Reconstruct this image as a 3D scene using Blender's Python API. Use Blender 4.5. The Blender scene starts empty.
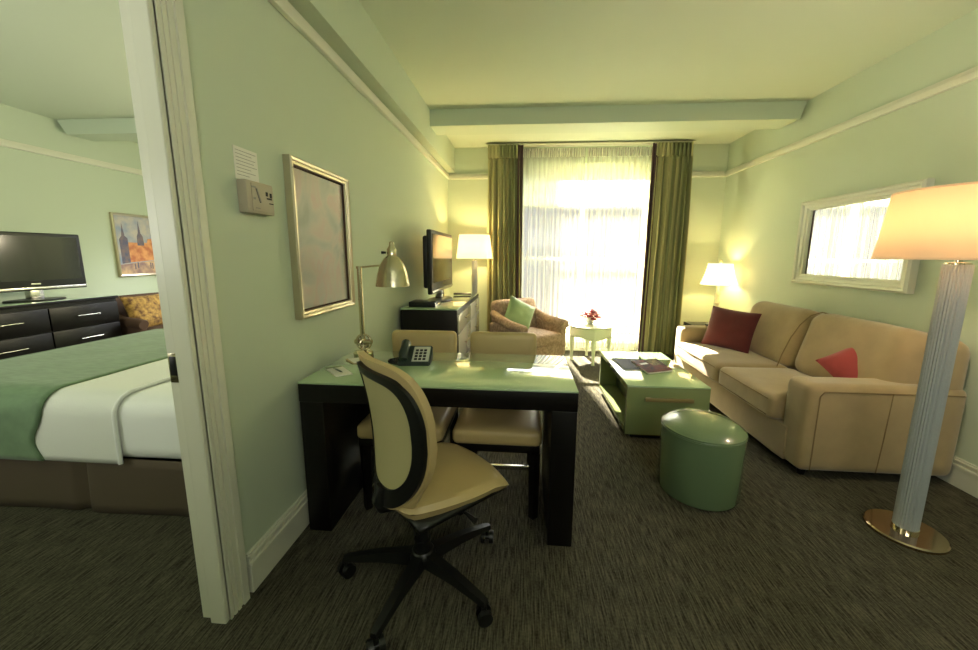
import bpy, bmesh, math, random
from mathutils import Vector, Matrix, noise
random.seed(7)
SC = bpy.context.scene
COL = SC.collection
PI = math.pi

# ------------------------------------------------------------------ camera
cam_data = bpy.data.cameras.new('camera')
cam = bpy.data.objects.new('camera', cam_data); COL.objects.link(cam)
F_PX = 368.8
cam_data.sensor_width = 36.0
cam_data.lens = 36.0 * F_PX / 978.0
cam_data.shift_x = -6.96 / 978.0
cam_data.shift_y = -10.62 / 978.0
cam_data.clip_start = 0.02
YAW, PIT, ROL = -0.0754, 0.1582, 0.0068
_f = Vector((math.sin(YAW)*math.cos(PIT), math.cos(YAW)*math.cos(PIT), -math.sin(PIT)))
_r = Vector((math.cos(YAW), -math.sin(YAW), 0)); _u = _r.cross(_f)
_r2 = _r*math.cos(ROL) + _u*math.sin(ROL); _u2 = -_r*math.sin(ROL) + _u*math.cos(ROL)
cam.matrix_world = Matrix(((_r2.x, _u2.x, -_f.x, 0), (_r2.y, _u2.y, -_f.y, 0), (_r2.z, _u2.z, -_f.z, 1.34), (0, 0, 0, 1)))
SC.camera = cam

# ------------------------------------------------------------------ world, daylight, exposure
W = bpy.data.worlds.new('daylight_sky'); SC.world = W; W.use_nodes = True
_nt = W.node_tree; _bg = _nt.nodes['Background']; _bg.inputs[0].default_value = (0.95, 0.98, 1.0, 1)
_tc = _nt.nodes.new('ShaderNodeTexCoord'); _sx = _nt.nodes.new('ShaderNodeSeparateXYZ'); _rp = _nt.nodes.new('ShaderNodeMapRange')
_nt.links.new(_tc.outputs['Generated'], _sx.inputs[0]); _nt.links.new(_sx.outputs['Z'], _rp.inputs['Value'])
_rp.inputs['From Min'].default_value = 0.2; _rp.inputs['From Max'].default_value = 0.5
_rp.inputs['To Min'].default_value = 0.42; _rp.inputs['To Max'].default_value = 15.0
_nt.links.new(_rp.outputs[0], _bg.inputs[1])

def light(name, kind, loc, energy, color, size=None, size_y=None, rot=(0, 0, 0), portal=False, radius=None):
    d = bpy.data.lights.new(name, kind); d.energy = energy; d.color = color
    if kind == 'AREA':
        d.shape = 'RECTANGLE'; d.size = size; d.size_y = size_y or size
        if portal: d.cycles.is_portal = True
    if radius is not None and kind in ('POINT', 'SPOT'): d.shadow_soft_size = radius
    o = bpy.data.objects.new(name, d); COL.objects.link(o); o.location = loc; o.rotation_euler = rot
    return o
sun = light('sun', 'SUN', (0, 8, 6), 95.0, (1.0, 0.91, 0.70)); sun.data.angle = 0.012
sun.rotation_euler = Vector((-0.13, 1.0, 0.80)).to_track_quat('Z', 'Y').to_euler()
light('window_portal', 'AREA', (0.80, 5.62, 1.40), 1, (1, 1, 1), 1.8, 2.36, (-PI/2, 0, 0), portal=True)
light('bedroom_window_portal', 'AREA', (-3.2, 5.62, 1.35), 1, (1, 1, 1), 2.65, 1.95, (-PI/2, 0, 0), portal=True)
light('front_fill', 'AREA', (0.9, -1.3, 1.9), 24, (1.0, 0.97, 0.88), 1.6, 0.8, (math.radians(128), 0, 0))  # added fill for ceiling and upper walls, no fixture here
light('bedroom_fill', 'AREA', (-3.6, -0.6, 1.5), 44, (1.0, 0.98, 0.92), 1.2, 0.8, (math.radians(140), 0, 0))  # added fill to lift the bedroom ceiling, not a bedside lamp
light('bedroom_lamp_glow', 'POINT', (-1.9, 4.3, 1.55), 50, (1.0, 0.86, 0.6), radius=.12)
SC.view_settings.view_transform = 'Standard'
SC.view_settings.look = 'None'
SC.view_settings.gamma = 1.0
SC.view_settings.use_curve_mapping = False
SC.view_settings.exposure = 0.85

# ------------------------------------------------------------------ materials
def lin(c):
    return tuple(((x/255)/12.92 if x/255 <= 0.04045 else ((x/255+0.055)/1.055)**2.4) for x in c) + (1,)
def mat(name, rgb, rough=0.6, metal=0.0, spec=0.5, noise_amt=0.0, noise_scale=20, bump=0.0, bump_scale=80, stretch=(1, 1, 1), rgb2=None, sheen=0.0, coat=0.0, emit=None):
    m = bpy.data.materials.new(name); m.use_nodes = True
    nt = m.node_tree; b = nt.nodes['Principled BSDF']
    b.inputs['Base Color'].default_value = lin(rgb); b.inputs['Roughness'].default_value = rough
    b.inputs['Metallic'].default_value = metal; b.inputs['Specular IOR Level'].default_value = spec
    b.inputs['Sheen Weight'].default_value = sheen; b.inputs['Coat Weight'].default_value = coat
    if emit: b.inputs['Emission Color'].default_value = lin(emit[0]); b.inputs['Emission Strength'].default_value = emit[1]
    tc = nt.nodes.new('ShaderNodeTexCoord'); mp = nt.nodes.new('ShaderNodeMapping'); mp.inputs['Scale'].default_value = stretch
    nt.links.new(tc.outputs['Object'], mp.inputs['Vector'])
    n = nt.nodes.new('ShaderNodeTexNoise'); n.inputs['Scale'].default_value = noise_scale; n.inputs['Detail'].default_value = 4
    nt.links.new(mp.outputs[0], n.inputs['Vector'])
    c2 = lin(rgb2) if rgb2 else tuple(x*(1-noise_amt) for x in lin(rgb)[:3])+(1,)
    if rgb2 or noise_amt:
        r = nt.nodes.new('ShaderNodeValToRGB'); r.color_ramp.elements[0].position = 0.35; r.color_ramp.elements[1].position = 0.65
        r.color_ramp.elements[0].color = c2; r.color_ramp.elements[1].color = lin(rgb)
        nt.links.new(n.outputs['Fac'], r.inputs[0]); nt.links.new(r.outputs[0], b.inputs['Base Color'])
    if bump:
        n2 = nt.nodes.new('ShaderNodeTexNoise'); n2.inputs['Scale'].default_value = bump_scale; n2.inputs['Detail'].default_value = 3
        nt.links.new(mp.outputs[0], n2.inputs['Vector'])
        bp = nt.nodes.new('ShaderNodeBump'); bp.inputs['Strength'].default_value = bump; bp.inputs['Distance'].default_value = 0.01
        nt.links.new(n2.outputs['Fac'], bp.inputs['Height']); nt.links.new(bp.outputs[0], b.inputs['Normal'])
    return m
def mat_fold_cloth(name, rgb, trans=0.4, clear=0.0, weave=False, rough=0.9, stripes=None, emit=0.0):
    """thin cloth that lets light through: diffuse + translucent (+ clear weave gaps)"""
    m = bpy.data.materials.new(name); m.use_nodes = True; nt = m.node_tree
    for n in list(nt.nodes): nt.nodes.remove(n)
    out = nt.nodes.new('ShaderNodeOutputMaterial'); d = nt.nodes.new('ShaderNodeBsdfDiffuse'); t = nt.nodes.new('ShaderNodeBsdfTranslucent')
    mx = nt.nodes.new('ShaderNodeMixShader'); mx.inputs[0].default_value = trans
    for s in (d, t): s.inputs['Color'].default_value = lin(rgb)
    if stripes:
        tc = nt.nodes.new('ShaderNodeTexCoord'); mp = nt.nodes.new('ShaderNodeMapping'); mp.inputs['Scale'].default_value = (1, 1, 0.004)
        n = nt.nodes.new('ShaderNodeTexNoise'); n.inputs['Scale'].default_value = stripes[1]
        r = nt.nodes.new('ShaderNodeValToRGB'); r.color_ramp.elements[0].color = lin(rgb); r.color_ramp.elements[1].color = lin(stripes[0])
        r.color_ramp.elements[0].position = .42; r.color_ramp.elements[1].position = .58
        nt.links.new(tc.outputs['Object'], mp.inputs[0]); nt.links.new(mp.outputs[0], n.inputs['Vector']); nt.links.new(n.outputs['Fac'], r.inputs[0])
        for s in (d, t): nt.links.new(r.outputs[0], s.inputs['Color'])
    nt.links.new(d.outputs[0], mx.inputs[1]); nt.links.new(t.outputs[0], mx.inputs[2]); last = mx
    if clear:
        tr = nt.nodes.new('ShaderNodeBsdfTransparent'); m2 = nt.nodes.new('ShaderNodeMixShader'); m2.inputs[0].default_value = clear
        if weave:   # the weave closes up where the cloth turns edge-on
            lw = nt.nodes.new('ShaderNodeLayerWeight'); lw.inputs[0].default_value = 0.5
            mr = nt.nodes.new('ShaderNodeMapRange'); mr.inputs['To Min'].default_value = clear; mr.inputs['To Max'].default_value = 0.0
            mr.inputs['From Max'].default_value = 0.92
            nt.links.new(lw.outputs['Facing'], mr.inputs['Value']); nt.links.new(mr.outputs[0], m2.inputs[0])
        nt.links.new(mx.outputs[0], m2.inputs[1]); nt.links.new(tr.outputs[0], m2.inputs[2]); last = m2
    if emit:
        e = nt.nodes.new('ShaderNodeEmission'); e.inputs[0].default_value = lin(rgb); e.inputs[1].default_value = emit
        a = nt.nodes.new('ShaderNodeAddShader'); nt.links.new(last.outputs[0], a.inputs[0]); nt.links.new(e.outputs[0], a.inputs[1]); last = a
    nt.links.new(last.outputs[0], out.inputs[0])
    return m
def mat_glass(name):
    m = bpy.data.materials.new(name); m.use_nodes = True; nt = m.node_tree
    for n in list(nt.nodes): nt.nodes.remove(n)
    out = nt.nodes.new('ShaderNodeOutputMaterial'); t = nt.nodes.new('ShaderNodeBsdfTransparent'); g = nt.nodes.new('ShaderNodeBsdfGlossy')
    g.inputs['Roughness'].default_value = 0.02; mx = nt.nodes.new('ShaderNodeMixShader'); mx.inputs[0].default_value = 0.025
    nt.links.new(t.outputs[0], mx.inputs[1]); nt.links.new(g.outputs[0], mx.inputs[2]); nt.links.new(mx.outputs[0], out.inputs[0])
    return m
def mat_carpet():
    m = mat('carpet_weave', (92, 90, 78), 0.95, spec=0.1)
    nt = m.node_tree; b = nt.nodes['Principled BSDF']
    tc = nt.nodes.new('ShaderNodeTexCoord')
    def nz(scale, sx, sy, det=3):
        mp = nt.nodes.new('ShaderNodeMapping'); mp.inputs['Scale'].default_value = (sx, sy, 1)
        n = nt.nodes.new('ShaderNodeTexNoise'); n.inputs['Scale'].default_value = scale; n.inputs['Detail'].default_value = det
        nt.links.new(tc.outputs['Object'], mp.inputs[0]); nt.links.new(mp.outputs[0], n.inputs['Vector']); return n
    a = nz(10, 17, 1.1, 3); c = nz(110, 1, 1, 2)
    mx = nt.nodes.new('ShaderNodeMath'); mx.operation = 'MULTIPLY_ADD'; mx.inputs[1].default_value = 0.35
    nt.links.new(c.outputs['Fac'], mx.inputs[0]); nt.links.new(a.outputs['Fac'], mx.inputs[2])
    r = nt.nodes.new('ShaderNodeValToRGB'); r.color_ramp.elements[0].position = .48; r.color_ramp.elements[1].position = .90
    r.color_ramp.elements[0].color = lin((37, 35, 29)); r.color_ramp.elements[1].color = lin((97, 93, 78))
    nt.links.new(mx.outputs[0], r.inputs[0]); nt.links.new(r.outputs[0], b.inputs['Base Color'])
    bp = nt.nodes.new('ShaderNodeBump'); bp.inputs['Strength'].default_value = .5; bp.inputs['Distance'].default_value = .01
    nt.links.new(mx.outputs[0], bp.inputs['Height']); nt.links.new(bp.outputs[0], b.inputs['Normal'])
    return m
M = {}
M['wall'] = mat('green_wall_paint', (192, 203, 178), 0.55, spec=0.3, bump=0.03, bump_scale=60)
M['ceiling'] = mat('pale_green_ceiling_paint', (201, 210, 186), 0.7, spec=0.2)
M['trim'] = mat('cream_gloss_paint', (214, 214, 194), 0.35)
M['carpet'] = mat_carpet()
M['espresso'] = mat('espresso_wood', (13, 10, 9), 0.36, spec=.32, noise_amt=0.3, noise_scale=6, stretch=(1, 12, 12))
M['desk_glass'] = mat('pale_green_back_painted_glass', (172, 198, 156), 0.012, spec=0.9, coat=1.0)
M['green_lacquer'] = mat('sage_green_lacquer', (126, 138, 94), 0.14, coat=0.5)
M['handle'] = mat('olive_tan_bar', (128, 112, 70), 0.35)
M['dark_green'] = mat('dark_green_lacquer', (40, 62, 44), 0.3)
M['cream_leather'] = mat('cream_leather', (186, 164, 114), 0.42, bump=0.05, bump_scale=120)
M['cream_mesh'] = mat('cream_mesh_fabric', (172, 164, 116), 0.7, bump=0.15, bump_scale=500)
M['black_plastic'] = mat('black_plastic', (16, 17, 16), 0.35)
M['grey_plastic'] = mat('grey_plastic', (120, 124, 116), 0.4)
M['silver'] = mat('brushed_silver', (205, 203, 196), 0.22, metal=1)
M['chrome'] = mat('polished_chrome', (225, 220, 205), 0.06, metal=1)
M['nickel'] = mat('brushed_nickel', (205, 196, 168), 0.2, metal=1)
M['warm_chrome'] = mat('reflection_tinted_chrome', (186, 164, 140), 0.09, metal=1)  # chrome base; its warm reflection is put into the colour
M['champagne'] = mat('champagne_silver_frame', (196, 186, 160), 0.3, metal=0.85)
M['screen'] = mat('tv_screen', (26, 27, 30), 0.12, spec=0.6)
M['drape'] = mat_fold_cloth('olive_satin_drape', (196, 192, 146), trans=0.2, stripes=((134, 138, 102), 9))
M['lining'] = mat_fold_cloth('shaded_plum_lining', (92, 74, 76), trans=0.1)  # lining strip; the drape edge's shadow is put into its dark colour
M['sheer'] = mat_fold_cloth('ivory_sheer', (250, 248, 232), trans=0.012, clear=0.74, weave=True)
M['blind'] = mat_fold_cloth('pale_blind_cloth', (232, 232, 205), trans=0.35)
M['suede'] = mat('tan_microsuede', (160, 138, 100), 0.85, sheen=0.4, noise_amt=0.14, noise_scale=7, bump=0.08, bump_scale=35)
M['suede_dark'] = mat('tan_piping', (126, 106, 72), 0.85)
M['red'] = mat('burgundy_suede', (92, 18, 22), 0.8, sheen=0.3, noise_amt=0.2, noise_scale=9)
M['rose'] = mat('rose_red_suede', (158, 58, 56), 0.8, sheen=0.3, noise_amt=0.2, noise_scale=9)
M['green_leather'] = mat('sage_green_leather', (104, 124, 92), 0.26, coat=.3, bump=0.04, bump_scale=90)
M['green_silk'] = mat('pale_green_silk', (146, 172, 122), 0.5, sheen=0.3)
M['damask'] = mat('mauve_tan_damask', (194, 166, 142), 0.85, rgb2=(154, 128, 106), noise_scale=38)
M['floral'] = mat('gold_floral_fabric', (176, 140, 70), 0.85, rgb2=(92, 62, 32), noise_scale=22)
M['brown'] = mat('brown_fabric', (74, 52, 36), 0.85)
M['shade'] = mat_fold_cloth('ivory_lamp_shade', (252, 236, 196), trans=0.6, emit=0.45)
M['shade_warm'] = mat_fold_cloth('warm_linen_lamp_shade', (234, 210, 172), trans=0.45, emit=0.12)
M['shade_top'] = mat_fold_cloth('ivory_pleated_shade', (252, 240, 204), trans=0.6, emit=0.6)
M['bulb'] = mat('lit_bulb', (255, 230, 180), 0.5, emit=((255, 220, 160), 6))
M['crystal'] = mat('frosted_acrylic', (170, 174, 176), 0.35, spec=0.6)
M['ceramic'] = mat('cream_glazed_ceramic', (226, 216, 176), 0.2)
M['white_paint'] = mat('cream_green_lacquer', (220, 228, 196), 0.25)
M['paper'] = mat('white_paper', (226, 224, 212), 0.7)
M['ink'] = mat('grey_ink', (142, 138, 130), 0.8)
M['dark_ink'] = mat('dark_ink', (40, 38, 38), 0.7)
M['beige_plastic'] = mat('beige_plastic', (176, 166, 144), 0.5)
M['mirror'] = mat('mirror_silver', (235, 240, 240), 0.01, metal=1)
M['sheet'] = mat('white_bed_linen', (236, 238, 232), 0.8, bump=0.05, bump_scale=12)
M['blanket'] = mat('white_waffle_blanket', (222, 224, 214), 0.85, bump=0.2, bump_scale=60, stretch=(1, 6, 6))
M['coverlet'] = mat('moss_green_coverlet', (106, 134, 98), 0.75, sheen=0.2, noise_amt=0.2, noise_scale=14, stretch=(1, 3, 1), bump=0.3, bump_scale=16)
M['skirt'] = mat('brown_bed_skirt', (82, 70, 54), 0.85)
M['flower'] = mat('red_petals', (168, 44, 50), 0.6, rgb2=(110, 22, 34), noise_scale=60)
M['flower2'] = mat('pink_petals', (206, 110, 104), 0.6)
M['leaf'] = mat('dark_leaf', (60, 84, 48), 0.6)
M['vase'] = mat('clear_glass_bowl', (200, 210, 206), 0.08, spec=0.8)
M['mag1'] = mat('dark_blue_cover', (16, 18, 34), 0.6, spec=.2)
M['mag2'] = mat('red_brown_cover', (104, 40, 30), 0.6, spec=.2, rgb2=(30, 16, 20), noise_scale=22)
M['mag3'] = mat('cover_photo_patch', (150, 128, 84), 0.6, spec=.2, rgb2=(50, 60, 30), noise_scale=30)
M['sun_blocker'] = mat('sun_blocker_matte', (96, 92, 84), 0.9)  # matte surface of the added sun blocker
M['glass'] = mat_glass('window_glass')
def mat_art():
    m = mat('pastel_floral_print', (180, 170, 160), 0.35, spec=0.4); nt = m.node_tree; b = nt.nodes['Principled BSDF']
    tc = nt.nodes.new('ShaderNodeTexCoord'); n = nt.nodes.new('ShaderNodeTexNoise'); n.inputs['Scale'].default_value = 3.2; n.inputs['Detail'].default_value = 2; n.inputs['Distortion'].default_value = 1.8
    r = nt.nodes.new('ShaderNodeValToRGB'); e = r.color_ramp.elements
    e[0].position = .3; e[0].color = lin((150, 152, 138)); e[1].position = .72; e[1].color = lin((172, 168, 158))
    for p, c in ((.42, (166, 164, 152)), (.52, (178, 168, 152)), (.60, (182, 160, 148))):
        x = e.new(p); x.color = lin(c)
    nt.links.new(tc.outputs['Object'], n.inputs['Vector']); nt.links.new(n.outputs['Fac'], r.inputs[0]); nt.links.new(r.outputs[0], b.inputs['Base Color'])
    return m
M['art'] = mat_art()

# ------------------------------------------------------------------ geometry helpers
def root_matrix(o):
    m = Matrix.Identity(4)
    while o is not None: m = o.matrix_basis @ m; o = o.parent
    return m
def obj(name, bm, m, parent=None, world=True, smooth=True, kind=None):
    if parent is not None and world: bm.transform(root_matrix(parent).inverted())
    bmesh.ops.recalc_face_normals(bm, faces=bm.faces)
    me = bpy.data.meshes.new(name); bm.to_mesh(me); bm.free()
    me.materials.append(M[m] if isinstance(m, str) else m)
    if smooth:
        try: me.shade_smooth(); me.set_sharp_from_angle(angle=math.radians(38))
        except Exception: pass
    o = bpy.data.objects.new(name, me); COL.objects.link(o); o.parent = parent
    if kind: o['kind'] = kind
    return o
def thing(name, label, cat, loc=(0, 0, 0), rz=0, group=None):
    o = bpy.data.objects.new(name, None); COL.objects.link(o); o.location = loc; o.rotation_euler = (0, 0, rz)
    o.empty_display_size = 0.1
    o['label'] = label; o['category'] = cat
    if group: o['group'] = group
    return o
def tag(o, label, cat, group=None):
    o['label'] = label; o['category'] = cat
    if group: o['group'] = group
    return o
def plabel(o, label): o['label'] = label; return o
def struct(name, bm, m, parent=None, smooth=False):
    return obj(name, bm, m, parent, smooth=smooth, kind='structure')
def dup(root, dx, label):
    r = root.copy(); COL.objects.link(r); r.location = Vector(root.location) + Vector(dx); r['label'] = label
    for ch in list(root.children):
        c = ch.copy(); COL.objects.link(c); c.parent = r
        for g in ch.children:
            d = g.copy(); COL.objects.link(d); d.parent = c
    return r
def B(): return bmesh.new()
def box(bm, x0, x1, y0, y1, z0, z1, bev=0.0, seg=2, rot=None):
    t = bmesh.new(); bmesh.ops.create_cube(t, size=1)
    bmesh.ops.scale(t, vec=(x1-x0, y1-y0, z1-z0), verts=t.verts)
    if bev: bmesh.ops.bevel(t, geom=list(t.edges), offset=bev, segments=seg, affect='EDGES', profile=0.5)
    if rot is not None: bmesh.ops.transform(t, matrix=rot, verts=t.verts)
    bmesh.ops.translate(t, vec=((x0+x1)/2, (y0+y1)/2, (z0+z1)/2), verts=t.verts)
    merge(bm, t); return bm
def merge(bm, t):
    me = bpy.data.meshes.new('tmp'); t.to_mesh(me); t.free(); bm.from_mesh(me); bpy.data.meshes.remove(me)
def softbox(bm, x0, x1, y0, y1, z0, z1, r=0.04, n=14, crown=0.0, wob=0.0, crown_y=0.0, rot=None):
    t = bmesh.new(); bmesh.ops.create_cube(t, size=1)
    bmesh.ops.subdivide_edges(t, edges=list(t.edges), cuts=n, use_grid_fill=True)
    h = Vector(((x1-x0)/2, (y1-y0)/2, (z1-z0)/2)); rr = min(r, h.x*.98, h.y*.98, h.z*.98)
    for v in t.verts:
        # concentrate rows near the edges so the rounding is smooth
        q = [math.sin(c*PI)*0.5*0.5 + c*0.5 for c in v.co]
        q = [max(-.5, min(.5, c)) for c in q]
        p = Vector((q[0]*2*h.x, q[1]*2*h.y, q[2]*2*h.z))
        i = Vector([max(-(h[k]-rr), min(h[k]-rr, p[k])) for k in range(3)])
        d = p - i
        if d.length > 1e-7: p = i + d.normalized()*rr
        fx = max(0, 1-(p.x/h.x)**2); fy = max(0, 1-(p.y/h.y)**2); fz = max(0, 1-(p.z/h.z)**2)
        if p.z > 0: p.z += crown*fx*fy
        p.y += math.copysign(crown_y*fx*fz, p.y) if abs(p.y) > h.y*.5 else 0
        if wob:
            w = noise.noise((p+Vector((x0*3, y0*3, z0*5)))*5.0)*wob
            p += Vector((w, w*.6, w))
        v.co = p
    if rot is not None: bmesh.ops.transform(t, matrix=rot, verts=t.verts)
    bmesh.ops.translate(t, vec=((x0+x1)/2, (y0+y1)/2, (z0+z1)/2), verts=t.verts)
    merge(bm, t); return bm
def basis(d):
    d = Vector(d).normalized(); a = Vector((0, 0, 1)) if abs(d.z) < .95 else Vector((1, 0, 0))
    u = d.cross(a).normalized(); return u, d.cross(u)
def tube(bm, pts, r, seg=12, closed=False, caps=True, flat=None):
    pts = [Vector(p) for p in pts]; rs = r if isinstance(r, (list, tuple)) else [r]*len(pts); rings = []; n = len(pts)
    u0 = None
    for i, p in enumerate(pts):
        a = pts[(i-1) % n] if (closed or i > 0) else p; b = pts[(i+1) % n] if (closed or i < n-1) else p
        d = (b-a).normalized()
        if u0 is None: u, w = basis(d)
        else: u = (u0 - d*u0.dot(d)).normalized(); w = d.cross(u)
        u0 = u
        rings.append([bm.verts.new(p + (u*math.cos(2*PI*k/seg) + w*math.sin(2*PI*k/seg))*rs[i]) for k in range(seg)])
    m = n if closed else n-1
    for i in range(m):
        A, Bq = rings[i], rings[(i+1) % n]
        for k in range(seg): bm.faces.new((A[k], A[(k+1) % seg], Bq[(k+1) % seg], Bq[k]))
    if caps and not closed: bm.faces.new(rings[0][::-1]); bm.faces.new(rings[-1])
    return bm
def cyl(bm, p0, p1, r0, r1=None, seg=24): return tube(bm, [p0, p1], [r0, r1 if r1 is not None else r0], seg)
def lathe(bm, prof, c=(0, 0, 0), seg=40, flute=0, fd=0.0, cap0=True, cap1=True, sx=1, sy=1):
    rings = []
    for (r, z) in prof:
        ring = []
        for k in range(seg):
            a = 2*PI*k/seg; rr = r*(1+fd*math.cos(flute*a)) if flute else r
            ring.append(bm.verts.new((c[0]+rr*sx*math.cos(a), c[1]+rr*sy*math.sin(a), c[2]+z)))
        rings.append(ring)
    for i in range(len(rings)-1):
        for k in range(seg): bm.faces.new((rings[i][k], rings[i][(k+1) % seg], rings[i+1][(k+1) % seg], rings[i+1][k]))
    if cap0: bm.faces.new(rings[0][::-1])
    if cap1: bm.faces.new(rings[-1])
    return bm
def grid(bm, fn, nu, nv, closed_u=False):
    g = [[bm.verts.new(fn(i/nu, j/nv)) for j in range(nv+1)] for i in range(nu if closed_u else nu+1)]
    m = nu
    for i in range(m):
        i2 = (i+1) % len(g)
        for j in range(nv): bm.faces.new((g[i][j], g[i2][j], g[i2][j+1], g[i][j+1]))
    return bm
def solid(o, t, off=0.0):
    md = o.modifiers.new('thickness', 'SOLIDIFY'); md.thickness = t; md.offset = off; return o
def pillow_bm(w, h, t, n=18, pinch=0.06):
    bm = B()
    def top(s):
        def f(u, v):
            x = u*2-1; y = v*2-1
            e = (1-abs(x)**3.2)*(1-abs(y)**3.2); z = s*t/2*max(e, 0)**0.55
            k = 1-pinch*(1-x*x)*(abs(y)**3); k2 = 1-pinch*(1-y*y)*(abs(x)**3)
            z += s*0.004*noise.noise(Vector((x*3, y*3, s*2)))
            return (x*w/2*k2, y*h/2*k, z if e > 1e-6 else 0)
        return f
    grid(bm, top(1), n, n); grid(bm, top(-1), n, n)
    bmesh.ops.remove_doubles(bm, verts=bm.verts, dist=1e-5)
    return bm
def place(bm, m): bmesh.ops.transform(bm, matrix=m, verts=bm.verts); return bm
def frame_matrix(loc, xdir, ydir):
    x = Vector(xdir).normalized(); y = Vector(ydir); y = (y - x*y.dot(x)).normalized(); z = x.cross(y)
    return Matrix(((x.x, y.x, z.x, loc[0]), (x.y, y.y, z.y, loc[1]), (x.z, y.z, z.z, loc[2]), (0, 0, 0, 1)))

# ------------------------------------------------------------------ room shell
XL, XR, YB, ZC = -1.075, 2.60, 5.24, 2.78
XW = -1.168            # bedroom side of the dividing wall
XBL = -5.15           # bedroom far wall
YF = -2.2             # wall behind the camera
ZR = 2.39
bm = B(); box(bm, XBL-.2, XR+.2, YF-.2, YB+.35, -0.12, 0); struct('floor', bm, 'carpet')
bm = B(); box(bm, XBL-.2, XR+.2, YF-.2, YB+.35, ZC, ZC+.12); struct('ceiling', bm, 'ceiling')
bm = B(); box(bm, XR, XR+.15, YF-.15, YB+.35, 0, ZC); struct('wall_right', bm, 'wall')
DY0, DY1, DZ = 0.12, 1.095, 2.30
bm = B(); box(bm, XW, XL, DY1+.02, YB, 0, ZC); box(bm, XW, XL, YF, DY0-.02, 0, ZC); box(bm, XW, XL, DY0-.02, DY1+.02, DZ+.02, ZC)
struct('wall_left', bm, 'wall')
bm = B(); box(bm, XBL-.15, XBL, YF-.15, YB+.35, 0, ZC); struct('wall_bedroom', bm, 'wall')
bm = B(); box(bm, XBL, XR, YF-.15, YF, 0, ZC); struct('wall_front', bm, 'wall')
# back wall with the two window openings
WX0, WX1, WZ0, WZ1 = -0.08, 1.68, 0.24, 2.56
BX0, BX1, BZ0, BZ1 = -4.5, -1.9, 0.4, 2.3
bm = B()
box(bm, WX1, XR, YB, YB+.35, 0, ZC); box(bm, BX1, WX0, YB, YB+.35, 0, ZC)
box(bm, WX0, WX1, YB, YB+.35, WZ1, ZC); box(bm, WX0, WX1, YB, YB+.35, 0, WZ0)
box(bm, XBL, BX0, YB, YB+.35, 0, ZC); box(bm, BX0, BX1, YB, YB+.35, BZ1, ZC); box(bm, BX0, BX1, YB, YB+.35, 0, BZ0)
struct('wall_back', bm, 'wall')
def window(name, x0, x1, z0, z1, mull):
    bm = B(); y0, y1 = YB+.14, YB+.22; f = .05
    box(bm, x0, x0+f, y0, y1, z0, z1); box(bm, x1-f, x1, y0, y1, z0, z1)
    box(bm, x0+f, x1-f, y0, y1, z1-f, z1); box(bm, x0+f, x1-f, y0, y1, z0, z0+f)
    zm = 1.30
    box(bm, x0+f, x1-f, y0+.01, y1-.01, zm-.02, zm+.02)
    for k in range(1, mull):
        xm = x0+(x1-x0)*k/mull; box(bm, xm-.025, xm+.025, y0+.002, y1-.002, z0+f, z1-f)
    w = struct(name, bm, 'trim')
    bm = B(); box(bm, x0+f, x1-f, y0+.036, y0+.042, z0+f, z1-f); struct('window_pane', bm, 'glass', w)
    bm = B(); box(bm, x0-.04, x1+.04, YB-.03, YB+.14, z0-.03, z0, .006); struct('window_sill', bm, 'trim', w)
window('window_1', WX0, WX1, WZ0, WZ1, 2)
window('window_2', BX0, BX1, BZ0, BZ1, 2)
bm = B(); box(bm, -14, -.45, 12, 12.5, -4, 22); struct('outside_sun_blocker', bm, 'sun_blocker')  # unseen block added to keep the sun off the left floor
# ceiling beams and plaster soffit
def prism(bm, poly, y0, y1):
    a = [bm.verts.new((x, y0, z)) for x, z in poly]; b = [bm.verts.new((x, y1, z)) for x, z in poly]; n = len(poly)
    for i in range(n): bm.faces.new((a[i], a[(i+1) % n], b[(i+1) % n], b[i]))
    bm.faces.new(a[::-1]); bm.faces.new(b); return bm
XS = -0.975
bm = B(); box(bm, XL, XS, YF, YB, 2.455, ZC); struct('trim_3', bm, 'wall')
bm = B(); prism(bm, [(XS, ZC), (XS, 2.625), (XR-.05, 2.625), (XR, ZC)], 3.91, 4.20); struct('ceiling_beam', bm, 'wall')
bm = B(); prism(bm, [(XBL, ZC), (XBL+.10, 2.625), (XW, 2.625), (XW, ZC)], 3.95, 4.20); struct('ceiling_beam', bm, 'wall')
# picture rails
def rail(name, segs):
    bm = B()
    for (x0, x1, y0, y1, ax) in segs:
        box(bm, x0, x1, y0, y1, ZR-.022, ZR+.022, .006)
        if ax == 'x+': box(bm, x0, x0+.018, y0, y1, ZR+.022, ZR+.05, .004)
        if ax == 'x-': box(bm, x1-.018, x1, y0, y1, ZR+.022, ZR+.05, .004)
        if ax == 'y-': box(bm, x0, x1, y1-.018, y1, ZR+.022, ZR+.05, .004)
    struct(name, bm, 'trim')
rail('trim_4', [(XL, XL+.032, YF, YB, 'x+')])
rail('trim_5', [(XR-.035, XR, YF, YB, 'x-')])
rail('trim_6', [(XL+.035, -.14, YB-.035, YB, 'y-'), (1.74, XR-.035, YB-.035, YB, 'y-')])
bl = thing('roman_blind', 'pale banded roman blind drawn halfway behind the sheers', 'blind', (.8, YB+.08, 2.05))
def blf(u, v):
    z = 2.02+.52*v; return (WX0+.05+(WX1-WX0-.10)*u, YB+.085+.010*abs(math.sin(v*PI*3)), z)
bm = B(); grid(bm, blf, 4, 48); obj('blind_cloth', bm, 'blind', bl)
bm = B(); box(bm, WX0+.04, WX1-.04, YB+.070, YB+.086, 2.0, 2.02, .003); obj('bottom_bar', bm, 'trim', bl)
bm = B(); box(bm, WX0+.03, WX1-.03, YB+.065, YB+.10, 2.535, 2.56, .003); obj('head_rail', bm, 'trim', bl)
rail('trim_7', [(XBL, XBL+.035, YF, YB, 'x+')])
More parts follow.
